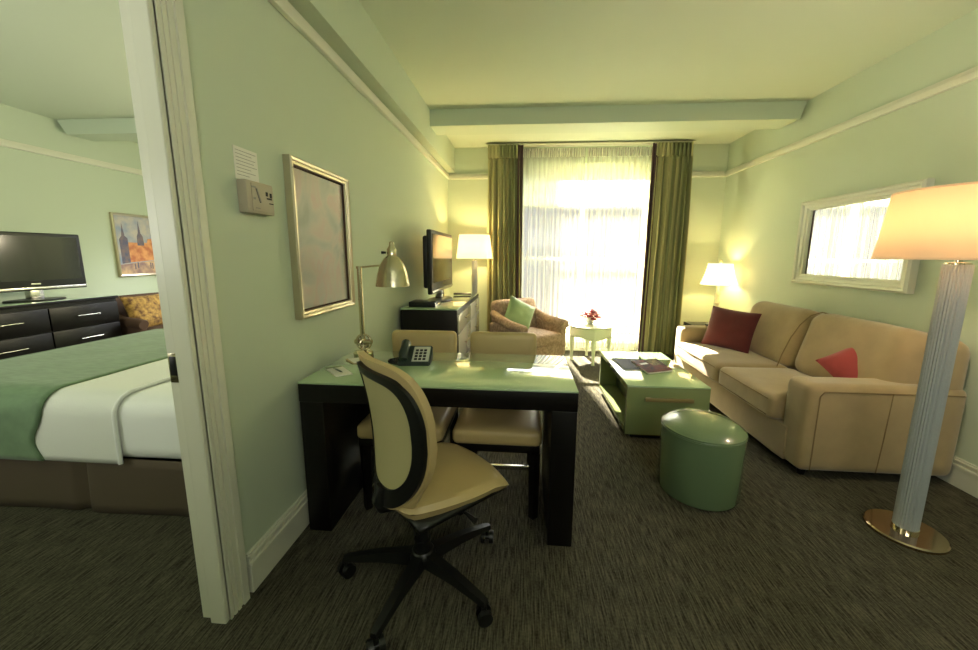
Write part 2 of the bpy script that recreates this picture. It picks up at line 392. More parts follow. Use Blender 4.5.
# baseboards
def baseboard(name, x0, x1, y0, y1, side):
    bm = B()
    if side in ('l', 'r'):
        s = 1 if side == 'l' else -1; xw = x0 if side == 'l' else x1
        for (d, z0, z1) in ((.020, 0, .115), (.027, .115, .135), (.017, .135, .15), (.023, .15, .162), (.012, .162, .172)):
            a, b = sorted((xw, xw+s*d)); box(bm, a, b, y0, y1, z0, z1, .003)
    else:
        for (d, z0, z1) in ((.020, 0, .115), (.027, .115, .135), (.017, .135, .15), (.023, .15, .162)):
            box(bm, x0, x1, y1-d, y1, z0, z1, .003)
    struct(name, bm, 'trim')
baseboard('baseboard_left', XL, 0, DY1+.11, YB, 'l')
baseboard('baseboard_right', 0, XR, YF, YB, 'r')
baseboard('baseboard_back', XL+.03, XR-.03, YB-.1, YB, 'b')
# bedroom door opening: jamb lining with stop, and casing with ridges
bm = B()
box(bm, XW-.002, XL, DY1, DY1+.02, 0, DZ); box(bm, XW-.005, XL, DY0-.02, DY0, 0, DZ); box(bm, XW-.005, XL, DY0, DY1, DZ, DZ+.02)
box(bm, XW+.045, XL+.012, DY1-.020, DY1, 0, DZ, .004); box(bm, XW+.045, XL+.012, DY0, DY0+.012, 0, DZ, .003); box(bm, XW+.045, XL-.006, DY0+.018, DY1-.018, DZ-.018, DZ, .003)
door1 = struct('door_1', bm, 'trim')
bm = B(); box(bm, XW+.002, XW+.036, DY1-.004, DY1+.006, .915, 1.015, .001); pl = obj('strike_plate', bm, 'nickel', door1)
bm = B(); box(bm, XW+.008, XW+.030, DY1-.006, DY1-.003, .94, 1.005, .001); obj('latch_hole', bm, 'black_plastic', pl)
bm = B()
for (a, b, d) in ((0, .088, .014), (0, .010, .018), (.018, .030, .018), (.036, .048, .019), (.060, .088, .022)):
    box(bm, XL, XL+d, DY1+a, DY1+b, 0, DZ+.10)
    box(bm, XL, XL+d, DY0-b, DY0-a, 0, DZ+.10)
    box(bm, XL, XL+d*.98, DY0-.10, DY1+.10, DZ+a, DZ+b-.001, .002)
struct('trim_1', bm, 'trim')
bm = B()
box(bm, XW-.02, XW, DY1+.022, DY1+.11, 0, DZ+.09, .003); box(bm, XW-.02, XW, DY0-.09, DY0, 0, DZ+.09, .003); box(bm, XW-.02, XW, DY0, DY1, DZ, DZ+.09, .003)
struct('trim_2', bm, 'trim')

# ------------------------------------------------------------------ window dressing
def folded(x0, x1, z0, z1, y, amp, waves, nu, flare=0.0, gather=0.0, phase=0.0, head=True, drift=0.0):
    def fn(u, v):
        z = z0+(z1-z0)*v; k = 1-v
        w = (x1-x0); xx = x0+w*u + flare*k*(u-.5) + drift*k
        # waist narrowing of the heading pleats
        a = amp*(0.55+.45*min(1, k*3)) if head else amp
        ph = 2*PI*waves*u + phase
        yy = y - a*(math.sin(ph)+.25*math.sin(2.3*ph+1.3)) - a*.35*noise.noise(Vector((u*9, v*2, phase)))
        xx += a*.35*math.sin(2*ph)
        if head and v > .965: yy = y - a*.6*math.sin(ph*1)
        return (xx, yy, z)
    bm = B(); grid(bm, fn, nu, 36); return bm
def drape(x0, x1, side, label):
    t = thing('drape', label, 'curtain', ((x0+x1)/2, 5.06, 0), 0, 'olive drapes at the window')
    solid(obj('cloth', folded(x0, x1, .02, 2.70, 5.06, .050, 6, 150, flare=.05, phase=.6, drift=0.02 if side < 0 else -.02), 'drape', t), .004)
    bm = B(); pleats = 9
    for i in range(pleats):
        xx = x0+(x1-x0)*(i+.5)/pleats
        box(bm, xx-.012, xx+.012, 4.995, 5.04, 2.58, 2.745, .005)
    box(bm, x0, x1, 5.035, 5.06, 2.60, 2.75, .004)
    obj('pleated_heading', bm, 'drape', t)
    xi = x1 if side < 0 else x0; s = 1 if side < 0 else -1
    a, b = sorted((xi-s*.015, xi+s*.055))
    plabel(solid(obj('shaded_edge_lining', folded(a, b, .02, 2.745, 5.045, .02, 1.2, 16, phase=.2, drift=0.01*s, head=False), 'lining', t), .004), 'plum lining edge with painted shadow')
    return t
drape(-.50, -.10, -1, 'olive striped satin drape left of the window, behind the armchair')
drape(1.63, 2.07, 1, 'olive striped satin drape right of the window, beside the sofa end lamp')
def sheer(x0, x1, ph, label):
    t = thing('sheer_curtain', label, 'curtain', ((x0+x1)/2, 5.15, 0), 0, 'sheer curtains over the window')
    obj('cloth', folded(x0, x1, .05, 2.70, 5.15, .015, 12, 260, phase=ph), 'sheer', t)
    solid(obj('gathered_heading', folded(x0, x1, 2.62, 2.73, 5.145, .016, 24, 260, phase=ph, head=False), 'sheer', t), .003)
sheer(-.12, .765, 0.0, 'ivory sheer curtain, left panel, hanging behind the armchair')
sheer(.795, 1.69, 1.7, 'ivory sheer curtain, right panel, hanging behind the round table')
t = thing('curtain_track', 'slim white curtain track running across the window under the ceiling', 'curtain rail', (.8, 5.15, 2.75))
bm = B(); box(bm, -.52, 2.09, 5.03, 5.17, 2.752, 2.765, .002); obj('track', bm, 'trim', t)
for xx in (-.4, .8, 2.0):
    bm = B(); box(bm, xx-.015, xx+.015, 5.09, 5.13, 2.765, 2.78); obj('bracket', bm, 'trim', t)

# ------------------------------------------------------------------ desk
t = thing('desk', 'black-framed parsons desk with a pale green glass top, against the left wall', 'desk', (-.4, 1.85, 0))
X0, X1, Y0, Y1 = -1.03, .245, 1.55, 2.135
bm = B(); box(bm, X0, X1, Y0, Y1, .751, .76, .002); plabel(obj('glass_top', bm, 'desk_glass', t), 'pale green glass top')
for (a, b) in ((X0, X0+.115), (X1-.115, X1)):
    bm = B(); box(bm, a+.001, b-.001, Y0+.001, Y1-.001, .0, .664, .003); obj('leg', bm, 'espresso', t)
bm = B(); box(bm, X0, X1, Y0, Y0+.04, .665, .751, .002); box(bm, X0, X1, Y1-.04, Y1, .665, .751, .002); box(bm, X0, X0+.04, Y0+.04, Y1-.04, .665, .751); box(bm, X1-.04, X1, Y0+.04, Y1-.04, .665, .751)
box(bm, X0+.04, X1-.04, Y0+.04, Y1-.04, .72, .75)
obj('apron', bm, 'espresso', t)

# ------------------------------------------------------------------ dining chairs
def dining_chair(x, label):
    t = thing('dining_chair', label, 'chair', (x, 1.96, 0), 0, 'cream dining chairs behind the desk')
    w = .206
    bm = B(); softbox(bm, x-.225, x+.225, 1.70, 2.20, .40, .485, .03, 10, crown=.012); obj('seat', bm, 'cream_leather', t)
    bm = B(); softbox(bm, x-w, x+w, 2.20, 2.265, .47, .872, .028, 12, crown_y=.01); obj('backrest', bm, 'cream_leather', t)
    bm = B(); box(bm, x-.215, x+.215, 1.715, 2.19, .365, .405, .003); obj('seat_frame', bm, 'espresso', t)
    for (lx, ly) in ((x-.19, 1.735), (x+.19, 1.735), (x-w+.022, 2.215), (x+w-.022, 2.215)):
        bm = B(); tube(bm, [(lx, ly, .356 if ly < 2 else .47), (lx, ly, 0)], [.030, .023], 4); obj('leg', bm, 'espresso', t, smooth=False)
    bm = B(); box(bm, x-w+.03, x+w-.03, 2.04, 2.06, .07, .095, .002); box(bm, x-.195, x-.18, 1.735, 2.215, .07, .095, .002); box(bm, x+.18, x+.195, 1.735, 2.215, .07, .095, .002); obj('stretcher', bm, 'silver', t)
    return t
c0 = dining_chair(-.62, 'cream dining chair behind the desk, the one nearer the left wall, behind the telephone')
dup(c0, (.498, 0, 0), 'cream dining chair behind the desk, the one nearer the coffee table')

# ------------------------------------------------------------------ office chair
OX, OY, TH = -.40, 1.34, math.radians(-45)      # local forward is +y
t = thing('office_chair', 'cream swivel office chair with mesh back and black five-star base before the desk', 'office chair', (OX, OY, 0), TH)
def L(name, bm, m, parent=None, **k): return obj(name, bm, m, parent or t, world=False, **k)
bm = B()
def seatf(s):
    def f(u, v):
        x = u*2-1; y = v*2-1
        # squircle map
        ex = x*math.sqrt(max(0, 1-y*y*.28)); ey = y*math.sqrt(max(0, 1-x*x*.28))
        fw = .245*(1 - .13*(1-y))
        e = max(0, (1-abs(x)**6)*(1-abs(y)**6))
        z = (.455 + .022*e**.22 - .045*max(0, y-.55)**1.3*2) if s > 0 else (.455 - .04*e**.22 - .045*max(0, y-.55)**1.3*2)
        return (ex*fw, .085+ey*.245, z-.022)
    return f
grid(bm, seatf(1), 22, 22); grid(bm, seatf(-1), 22, 22); bmesh.ops.remove_doubles(bm, verts=bm.verts, dist=1e-4)
seat = L('seat', bm, 'cream_leather')
bm = B()
def panf(u, v):
    x = u*2-1; y = v*2-1; return (x*.20, .08+y*.20, .385-.02*(1-x*x)*(1-y*y))
grid(bm, panf, 8, 8); o = L('seat_pan', bm, 'black_plastic'); solid(o, .02, 1)
# backrest surface: u across, v up
def back_pt(s, v, off=0.0):
    """s in -1..1 across, v 0..1 up; a curved, waisted shell; off pushes rearwards"""
    z = .42 + .56*v
    hw = .15 + .090*math.sin(max(0, min(1, v*1.35))*PI/2) - .03*max(0, v-.6)
    lean = -.150 + .030*math.sin(v*PI) - .035*max(0, v)**1.6
    bow = .055*s*s
    return Vector((s*hw, lean + bow - off, z))
def ring_outline(inner, off):
    """closed rounded outline in (s,v) of the back; inner scales it about the centre"""
    pts = []
    for k in range(64):
        a = 2*PI*k/64; ca, sa = math.cos(a), math.sin(a); n = 4.4 if sa > 0 else 3.0
        s = math.copysign(abs(ca)**(2/n), ca); v = math.copysign(abs(sa)**(2/n), sa)
        pts.append((s*inner[0], .5+inner[2]+v*.5*inner[1]))
    return pts
def shell(scale_in, scale_out, off0, off1):
    bm = B(); a = ring_outline(scale_in, 0); b = ring_outline(scale_out, 0); n = len(a); R = []
    for pts, off in ((a, off0), (b, off0), (b, off1), (a, off1)):
        R.append([bm.verts.new(back_pt(s, v, off)) for s, v in pts])
    for q in range(4):
        A, Bq = R[q], R[(q+1) % 4]
        for k in range(n): bm.faces.new((A[k], A[(k+1) % n], Bq[(k+1) % n], Bq[k]))
    return bm
def panel(sc, off, n=20):
    bm = B()
    def f(u, v):
        x = u*2-1; y = v*2-1
        ex = x*math.sqrt(max(0, 1-y*y*.22)); ey = y*math.sqrt(max(0, 1-x*x*.22))
        return back_pt(ex*sc[0], .5+sc[2]+ey*.5*sc[1], off)
    grid(bm, f, n, n); return bm
solid(L('back_cushion', panel((1.0, 1.0, 0), 0.0), 'cream_leather'), .02, 0)
L('back_rim', shell((.92, .92, 0), (1.03, 1.02, 0), -.010, .016), 'cream_leather')
fr = L('back_frame', shell((.78, .75, .01), (.985, .93, -.025), .010, .030), 'black_plastic')
solid(L('back_mesh', panel((.83, .81, .01), .022), 'cream_mesh', fr), .004, 0)
bm = B(); tube(bm, [back_pt(0, .12, .012), back_pt(0, .02, .018), (0, -.165, .415), (0, -.10, .392), (0, 0, .388)], [.030, .038, .034, .030, .030], 12); L('back_support', bm, 'black_plastic')
bm = B(); cyl(bm, (0, 0, .32), (0, 0, .375), .075, .085, 20); box(bm, -.07, .07, -.09, .13, .345, .38, .01); L('tilt_mechanism', bm, 'black_plastic')
bm = B(); tube(bm, [(.06, .06, .385), (.20, .075, .375), (.255, .08, .372)], [.006, .006, .012], 8); L('lever', bm, 'black_plastic')
bm = B(); cyl(bm, (0, 0, .10), (0, 0, .34), .026, .022); cyl(bm, (0, 0, .085), (0, 0, .18), .034, .034); L('gas_column', bm, 'black_plastic')
base = None
bm = B(); lathe(bm, [(.05, .075), (.055, .09), (.052, .12), (.04, .135)]); hub = L('base_hub', bm, 'black_plastic')
for k in range(5):
    a = math.radians(184+72*k) - TH
    d = Vector((math.cos(a), math.sin(a), 0)); s = Vector((-d.y, d.x, 0))
    bm = B(); P = []
    for (r, w, z0, z1) in ((.04, .028, .075, .128), (.18, .022, .082, .118), (.30, .018, .075, .098), (.335, .014, .07, .090)):
        P.append([bm.verts.new(d*r + s*w*q + Vector((0, 0, z))) for (q, z) in ((-1, z0), (1, z0), (.75, z1), (-.75, z1))])
    for i in range(3):
        for j in range(4): bm.faces.new((P[i][j], P[i][(j+1) % 4], P[i+1][(j+1) % 4], P[i+1][j]))
    bm.faces.new(P[0]); bm.faces.new(P[-1]); arm = L('base_spoke', bm, 'black_plastic', smooth=False)
    c = d*.325; bm = B(); q = Vector((math.cos(a+.9), math.sin(a+.9), 0)); w = Vector((-q.y, q.x, 0))
    for sg in (-1, 1): cyl(bm, c+w*.010*sg+Vector((0, 0, .029)), c+w*.028*sg+Vector((0, 0, .029)), .029, .027, 20)
    cyl(bm, c+w*-.012+Vector((0, 0, .029)), c+w*.012+Vector((0, 0, .029)), .012); cyl(bm, c+Vector((0, 0, .04)), c+Vector((0, 0, .08)), .010)
    L('caster', bm, 'black_plastic', arm)

# ------------------------------------------------------------------ things on the desk
DT = .76
dl = thing('desk_lamp', 'brushed nickel swing-arm desk lamp with a bell shade on the desk by the wall', 'lamp', (-.938, 2.05, DT))
bm = B(); lathe(bm, [(.055, 0), (.056, .012), (.05, .018), (.014, .026), (.012, .05)], (-.938, 2.05, DT)); obj('base', bm, 'nickel', dl)
bm = B(); cyl(bm, (-.938, 2.05, DT+.04), (-.938, 2.05, 1.272), .0135)
cyl(bm, (-.938, 2.05, 1.262), (-.938, 2.05, 1.275), .017); obj('pole', bm, 'nickel', dl)
bm = B(); cyl(bm, (-.938, 2.05, 1.268), (-.76, 2.05, 1.285), .0055); obj('arm', bm, 'nickel', dl)
bm = B()
for (dz, r, ty) in ((.075, .045, 0), (.085, .034, 1.0), (.06, .03, 2.0)):
    pts = [Vector((-.930, 2.045, DT+dz)) + Vector((math.cos(a)*r*math.cos(ty*.5), math.cos(a)*r*math.sin(ty*.5)*.8, math.sin(a)*r)) for a in [2*PI*i/20 for i in range(20)]]
    tube(bm, pts, .006, 8, closed=True)
cyl(bm, (-.985, 2.05, DT+.075), (-.885, 2.05, DT+.075), .013, .016); obj('joint_rings', bm, 'nickel', dl)
sc = (-.745, 2.05, 1.165)
bm = B(); lathe(bm, [(.096, 0), (.092, .02), (.083, .07), (.068, .12), (.045, .155), (.026, .172), (.026, .205), (.020, .215), (.014, .225), (.012, .245), (.004, .25)], sc, cap0=False)
lathe(bm, [(.092, 0.001), (.088, .02), (.079, .07), (.064, .118), (.02, .15)], sc, cap0=False); obj('shade', bm, 'nickel', dl)
bm = B(); cyl(bm, (-.745-.026, 2.03, 1.352), (-.745-.05, 2.03, 1.352), .006, .008); obj('switch', bm, 'black_plastic', dl)

ph = thing('telephone', 'dark green-grey desk telephone with keypad on the desk glass', 'telephone', (-.582, 1.915, DT), math.radians(6))
ph.scale = (.86, .86, .86)
def P(name, bm, m, parent=ph, **k): return obj(name, bm, m, parent, world=False, **k)
bm = B(); v = [(-.10, -.085, 0), (.10, -.085, 0), (.10, .065, 0), (-.10, .065, 0), (-.10, -.085, .018), (.10, -.085, .018), (.10, .065, .095), (-.10, .065, .095)]
V = [bm.verts.new(Vector(q)) for q in v]
for f in ((0, 1, 2, 3), (4, 5, 6, 7), (0, 1, 5, 4), (1, 2, 6, 5), (2, 3, 7, 6), (3, 0, 4, 7)): bm.faces.new([V[i] for i in f])
bmesh.ops.bevel(bm, geom=list(bm.edges), offset=.006, segments=2, affect='EDGES'); M['phone'] = mat('dark_grey_green_plastic', (44, 56, 50), .35); P('body', bm, 'phone')
slope = math.atan2(.077, .15)
RX = Matrix.Rotation(slope, 4, 'X')
def on_face(x, y, h=0.0): return Vector((x, y, .018+(y+.085)*math.tan(slope)+h))
bm = B(); tmp = []
for r in range(4):
    for c in range(3):
        p = on_face(.008+c*.026, -.055+r*.024, .002); box(bm, p.x-.009, p.x+.009, p.y-.008, p.y+.008, p.z-.003, p.z+.004, .001, rot=RX)
P('keypad', bm, M['dark_ink'])
bm = B(); p = on_face(.035, -.010, 0); box(bm, p.x-.050, p.x+.054, p.y-.068, p.y+.068, p.z-.002, p.z+.0022, .001, rot=RX); P('face_plate', bm, mat('light_grey_plastic', (196, 198, 184), .4))
bm = B(); pts = [on_face(-.066, -.070, .016), on_face(-.066, -.052, .030), on_face(-.066, -.01, .036), on_face(-.066, .038, .032), on_face(-.066, .056, .016)]
tube(bm, pts, [.026, .031, .027, .031, .028], 12); P('handset', bm, 'phone')
bm = B(); pts = []
for i in range(150):
    u = i/149; a = u*2*PI*22
    cx = -.09 - .075*math.sin(u*PI); cy = -.07 + .13*u
    pts.append((cx+.009*math.cos(a), cy+.004*math.cos(a), .011+.009*math.sin(a)))
tube(bm, pts, .0028, 6); P('coiled_cord', bm, 'black_plastic')

def flat_quad(bm, pts, z0, z1):
    a = [bm.verts.new((x, y, z0)) for x, y in pts]; b = [bm.verts.new((x, y, z1)) for x, y in pts]; n = len(pts)
    for i in range(n): bm.faces.new((a[i], a[(i+1) % n], b[(i+1) % n], b[i]))
    bm.faces.new(a[::-1]); bm.faces.new(b); return bm
np_ = thing('notepad', 'small white notepad on the desk glass near the left front corner', 'notepad', (-.93, 1.72, DT))
bm = B(); flat_quad(bm, [(-1.005, 1.745), (-.89, 1.635), (-.83, 1.68), (-.945, 1.795)], DT+.0005, DT+.006); obj('paper_block', bm, 'paper', np_)
bm = B(); flat_quad(bm, [(-.945, 1.795), (-.93, 1.781), (-.99, 1.731), (-1.005, 1.745)], DT+.006, DT+.0075); obj('binding', bm, 'green_lacquer', np_)
pen = thing('pen', 'dark green pen lying on the white notepad', 'pen', (-.92, 1.70, DT+.007))
bm = B(); tube(bm, [(-.955, 1.735, DT+.0115), (-.95, 1.73, DT+.0115), (-.89, 1.685, DT+.0115), (-.878, 1.676, DT+.0115)], [.002, .0042, .0042, .001], 10); obj('barrel', bm, 'dark_green', pen)
bm = B(); box(bm, -.951, -.925, 1.709, 1.713, DT+.0155, DT+.017, rot=Matrix.Rotation(-.65, 4, 'Z')); obj('clip', bm, 'silver', pen)
cd = thing('card_folder', 'flat cream card folder on the desk behind the office chair back, by the lamp', 'folder', (-.92, 1.99, DT))
bm = B(); flat_quad(bm, [(-.99, 1.93), (-.90, 1.84), (-.80, 1.89), (-.88, 1.985)], DT+.0005, DT+.003); obj('cover', bm, 'cream_leather', cd, smooth=False)
bm = B(); flat_quad(bm, [(-.975, 1.93), (-.90, 1.85), (-.85, 1.875), (-.92, 1.965)], DT+.0032, DT+.0045); obj('leaflet', bm, 'paper', cd, smooth=False)

# ------------------------------------------------------------------ wall things, left wall
pf = thing('framed_picture', 'pastel floral abstract in a champagne silver frame on the left wall', 'picture', (XL, 1.91, 1.40))
PY0, PY1, PZ0, PZ1 = 1.638, 2.19, 1.035, 1.775
def frame_x(bm, x0, s, y0, y1, z0, z1, prof):
    """mitred rectangular frame on a wall plane x=x0, growing along s; prof=[(inset, depth)...]"""
    rings = []
    for ins, d in prof:
        rings.append([bm.verts.new((x0+s*d, y, z)) for (y, z) in ((y0+ins, z0+ins), (y1-ins, z0+ins), (y1-ins, z1-ins), (y0+ins, z1-ins))])
    n = len(rings)
    for i in range(n):
        A, Bq = rings[i], rings[(i+1) % n]
        for k in range(4): bm.faces.new((A[k], A[(k+1) % 4], Bq[(k+1) % 4], Bq[k]))
    return bm
bm = B(); frame_x(bm, XL, 1, PY0, PY1, PZ0, PZ1, [(0, .002), (0, .034), (.006, .040), (.016, .036), (.020, .030), (.032, .030), (.036, .016), (.036, .002)]); obj('frame', bm, 'champagne', pf, smooth=False)
bm = B(); frame_x(bm, XL, 1, PY0, PY1, PZ0, PZ1, [(.035, .003), (.035, .020), (.041, .020), (.041, .003)]); obj('inner_lip', bm, 'brown', pf, smooth=False)
bm = B(); box(bm, XL+.003, XL+.010, PY0+.037, PY1-.037, PZ0+.037, PZ1-.037); obj('print', bm, 'art', pf, smooth=False)
th = thing('thermostat', 'beige wall thermostat box with dial marks beneath the white notice', 'thermostat', (XL, 1.42, 1.55))
bm = B(); box(bm, XL+.001, XL+.040, 1.352, 1.500, 1.495, 1.615, .004); obj('housing', bm, 'beige_plastic', th)
bm = B(); box(bm, XL+.040, XL+.044, 1.374, 1.494, 1.503, 1.607, .002); obj('cover', bm, 'beige_plastic', th)
bm = B(); box(bm, XL+.044, XL+.049, 1.402, 1.408, 1.535, 1.59, .001, rot=Matrix.Rotation(.35, 4, 'X')); obj('slider', bm, 'ink', th)
for (y, z, a, b) in ((1.455, 1.575, .006, .008), (1.478, 1.572, .006, .009), (1.468, 1.558, .015, .003), (1.478, 1.540, .012, .002), (1.385, 1.592, .012, .003), (1.385, 1.55, .006, .004), (1.40, 1.515, .012, .002)):
    bm = B(); box(bm, XL+.044, XL+.0448, y-a, y+a, z-b, z+b); obj('printed_mark', bm, 'dark_ink' if y > 1.44 else 'ink', th, smooth=False)
nt_ = thing('paper_notice', 'white printed paper notice taped on the left wall above the thermostat', 'notice', (XL, 1.40, 1.67))
bm = B(); box(bm, XL+.001, XL+.003, 1.352, 1.474, 1.618, 1.735); obj('sheet', bm, 'paper', nt_, smooth=False)
bm = B()
for i in range(8):
    z = 1.722-i*.0125; w = [.115, .09, .11, .10, .115, .08, .105, .07][i]
    box(bm, XL+.003, XL+.0034, 1.360, 1.360+w*.92, z-.0009, z+.0009)
obj('printed_lines', bm, 'ink', nt_, smooth=False)

# ------------------------------------------------------------------ main room dresser and TV
DRZ = .895
t = thing('dresser', 'black dresser with a green glass top and pale drawer fronts under the TV', 'dresser', (-.79, 3.75, 0))
dx0, dx1, dy0, dy1 = -1.045, -.555, 3.02, 4.50
bm = B(); box(bm, dx0, dx1, dy0, dy1, .06, DRZ-.012, .012, 3); box(bm, dx0+.02, dx1-.04, dy0+.03, dy1-.03, 0, .06); obj('body', bm, 'espresso', t)
bm = B(); box(bm, dx0, dx1+.004, dy0-.002, dy1+.002, DRZ-.012, DRZ, .003); plabel(obj('glass_top', bm, 'desk_glass', t), 'pale green glass top')
M['silver_front'] = mat('satin_silver_lacquer', (206, 202, 188), .2, metal=.35)
for i in range(2):
    ya = dy0+.025+i*(dy1-dy0-.03)/2; yb_ = ya+(dy1-dy0-.07)/2
    for (z0, z1) in ((.68, .835), (.39, .665), (.09, .375)):
        bm = B(); box(bm, dx1-.004, dx1+.010, ya, yb_, z0, z1, .003); d = obj('drawer', bm, 'silver_front', t)
        ym, zm = (ya+yb_)/2, (z0+z1)/2+.02; bm = B()
        cyl(bm, (dx1+.03, ym-.09, zm), (dx1+.03, ym+.09, zm), .006); cyl(bm, (dx1+.008, ym-.07, zm), (dx1+.03, ym-.07, zm), .004); cyl(bm, (dx1+.008, ym+.07, zm), (dx1+.03, ym+.07, zm), .004)
        obj('handle', bm, 'chrome', d)
def television(x, y, z, yaw, w, h, label, cat='television'):
    """local: screen faces +x, width along y; z is the surface it stands on"""
    t = thing('television', label, cat, (x, y, z), yaw, 'flat televisions on the dressers')
    def Q(name, bm, m, parent=t, **k): return obj(name, bm, m, parent, world=False, **k)
    zb = .10
    bm = B(); prof = [(-.012, 0), (.03, 0), (.045, .015), (.045, .05)]
    box(bm, -.01, .035, -w/2, w/2, zb, zb+h, .012, 3); box(bm, -.06, -.01, -w/2+.05, w/2-.05, zb+.05, zb+h-.05, .02, 3); Q('case', bm, 'black_plastic')
    bm = B(); box(bm, .034, .038, -w/2+.035, w/2-.035, zb+.10, zb+h-.035); Q('screen', bm, 'screen', smooth=False)
    bm = B(); box(bm, .030, .041, -w/2+.012, w/2-.012, zb+.012, zb+.035, .003); Q('speaker_bar', bm, 'silver')
    bm = B(); box(bm, .035, .0385, -.035, .035, zb+.06, zb+.072); Q('maker_badge', bm, 'silver', smooth=False)
    bm = B(); box(bm, -.04, .03, -.05, .05, .02, zb+.03, .006); Q('stand_neck', bm, 'silver')
    bm = B(); lathe(bm, [(.115, 0), (.12, .006), (.115, .016), (.05, .022)], sx=1.0, sy=1.9); Q('stand_foot', bm, 'black_plastic')
    return t
television(-.835, 3.63, DRZ, 0, .92, .565, 'black flat television with silver lower trim on the main room dresser')
t = thing('cable_box', 'flat black and silver cable box on the dresser beside the TV foot', 'cable box', (-.87, 3.17, DRZ))
bm = B(); box(bm, -.99, -.76, 3.09, 3.28, DRZ+.001, DRZ+.045, .004); obj('case', bm, 'black_plastic', t)
bm = B(); box(bm, -.760, -.756, 3.10, 3.27, DRZ+.008, DRZ+.036, .001); obj('front_panel', bm, 'silver', t)
t = thing('remote_control', 'black remote control lying on the dresser top near the far lamp', 'remote', (-.68, 4.1, DRZ))
bm = B(); box(bm, -.80, -.60, 4.13, 4.18, DRZ+.001, DRZ+.022, .006, rot=Matrix.Rotation(.12, 4, 'Z')); obj('case', bm, 'black_plastic', t)
bm = B()
for i in range(6): box(bm, -.79+i*.028, -.775+i*.028, 4.145, 4.165, DRZ+.020, DRZ+.0245, .001, rot=Matrix.Rotation(.12, 4, 'Z'))
obj('buttons', bm, 'grey_plastic', t)

# ------------------------------------------------------------------ lamps
def column_lamp(name, x, y, label, zb, zt, rb, rt, base_r, power, shade_mat, col_mat, base_mat, hcol, cr, color=(1, .72, .38)):
    t = thing(name, label, 'lamp', (x, y, 0))
    bm = B(); lathe(bm, [(base_r, 0), (base_r, .012), (base_r-.006, .018), (.05, .020)], (x, y, 0), 56); obj('base', bm, base_mat, t)
    bm = B(); lathe(bm, [(cr, .02), (cr, hcol)], (x, y, 0), 96, flute=28, fd=.045); obj('column', bm, col_mat, t)
    bm = B(); lathe(bm, [(cr*1.08, .02), (cr*1.08, .035), (cr*.8, .04)], (x, y, 0)); obj('foot_collar', bm, 'chrome', t); bm = B(); lathe(bm, [(cr*.9, hcol), (cr*.9, hcol+.006), (.012, hcol+.010), (.012, zb+.07)], (x, y, 0)); obj('neck', bm, 'chrome', t)
    bm = B(); lathe(bm, [(rb, zb), (rt, zt)], (x, y, 0), 64, cap0=False, cap1=False); s = solid(obj('shade', bm, shade_mat, t), .003)
    bm = B(); lathe(bm, [(rb+.001, zb), (rb+.001, zb+.008)], (x, y, 0), 64, cap0=False, cap1=False); solid(obj('lower_trim', bm, shade_mat, s), .005); bm = B(); lathe(bm, [(rt+.001, zt-.008), (rt+.001, zt)], (x, y, 0), 64, cap0=False, cap1=False); solid(obj('upper_trim', bm, shade_mat, s), .005)
    bm = B(); 
    for k in range(3):
        a = k*2*PI/3; cyl(bm, (x, y, zt-.03), (x+(rt-.004)*math.cos(a), y+(rt-.004)*math.sin(a), zt-.012), .002, seg=6)
    obj('spider', bm, 'chrome', s)
    bm = B(); bmesh.ops.create_uvsphere(bm, u_segments=16, v_segments=10, radius=.03, matrix=Matrix.Translation((x, y, zb+.12))); obj('bulb', bm, 'bulb', t)
    light(name+'_glow', 'POINT', (x, y, zb+.15), power, color, radius=.05)
    return t
column_lamp('floor_lamp', 1.905, 1.79, 'tall fluted silver floor lamp with a drum shade by the sofa arm, foreground', 1.335, 1.635, .272, .238, .148, 14, 'shade_warm', 'crystal', 'warm_chrome', 1.315, .045, (1, .85, .62))
column_lamp('floor_lamp', -.65, 4.83, 'slim pale floor lamp with ivory shade in the far left corner', 1.30, 1.60, .235, .195, .12, 24, 'shade', 'crystal', 'chrome', 1.27, .035, (1, .74, .32))
# end table + table lamp in the right back corner
et = thing('end_table', 'dark square end table behind the far sofa arm', 'side table', (2.30, 4.78, 0))
bm = B(); box(bm, 2.10, 2.54, 4.52, 4.95, .475, .50, .004); obj('top', bm, 'espresso', et)
for (a, b) in ((2.12, 4.54), (2.52, 4.54), (2.12, 4.93), (2.52, 4.93)):
    bm = B(); box(bm, a-.018, a+.018, b-.018, b+.018, 0, .475); obj('leg', bm, 'espresso', et, smooth=False)
bm = B(); box(bm, 2.13, 2.51, 4.55, 4.92, .15, .17); obj('shelf', bm, 'espresso', et, smooth=False)
tl = thing('table_lamp', 'cream turned table lamp with a flared ivory shade behind the sofa', 'lamp', (2.42, 4.80, .50))
lx, ly = 2.42, 4.80
bm = B(); lathe(bm, [(.07, 0), (.07, .015), (.045, .03), (.03, .05), (.04, .09), (.055, .13), (.05, .18), (.028, .22), (.02, .25), (.032, .27), (.022, .29), (.018, .36), (.026, .38), (.014, .43), (.010, .55)], (lx, ly, .50)); obj('base', bm, 'ceramic', tl)
bm = B(); lathe(bm, [(.205, 1.0), (.185, 1.05), (.162, 1.12), (.145, 1.19), (.132, 1.26)], (lx, ly, 0), 96, flute=24, fd=.012, cap0=False, cap1=False); s = solid(obj('shade', bm, 'shade_top', tl), .003)
bm = B(); lathe(bm, [(.004, 1.24), (.004, 1.27), (.014, 1.275), (.014, 1.29), (.004, 1.31)], (lx, ly, 0), 16); obj('finial', bm, 'ceramic', tl)
bm = B(); bmesh.ops.create_uvsphere(bm, u_segments=16, v_segments=10, radius=.03, matrix=Matrix.Translation((lx, ly, 1.10))); obj('bulb', bm, 'bulb', tl)
light('table_lamp_glow', 'POINT', (lx, ly, 1.12), 20, (1, .74, .32), radius=.05)
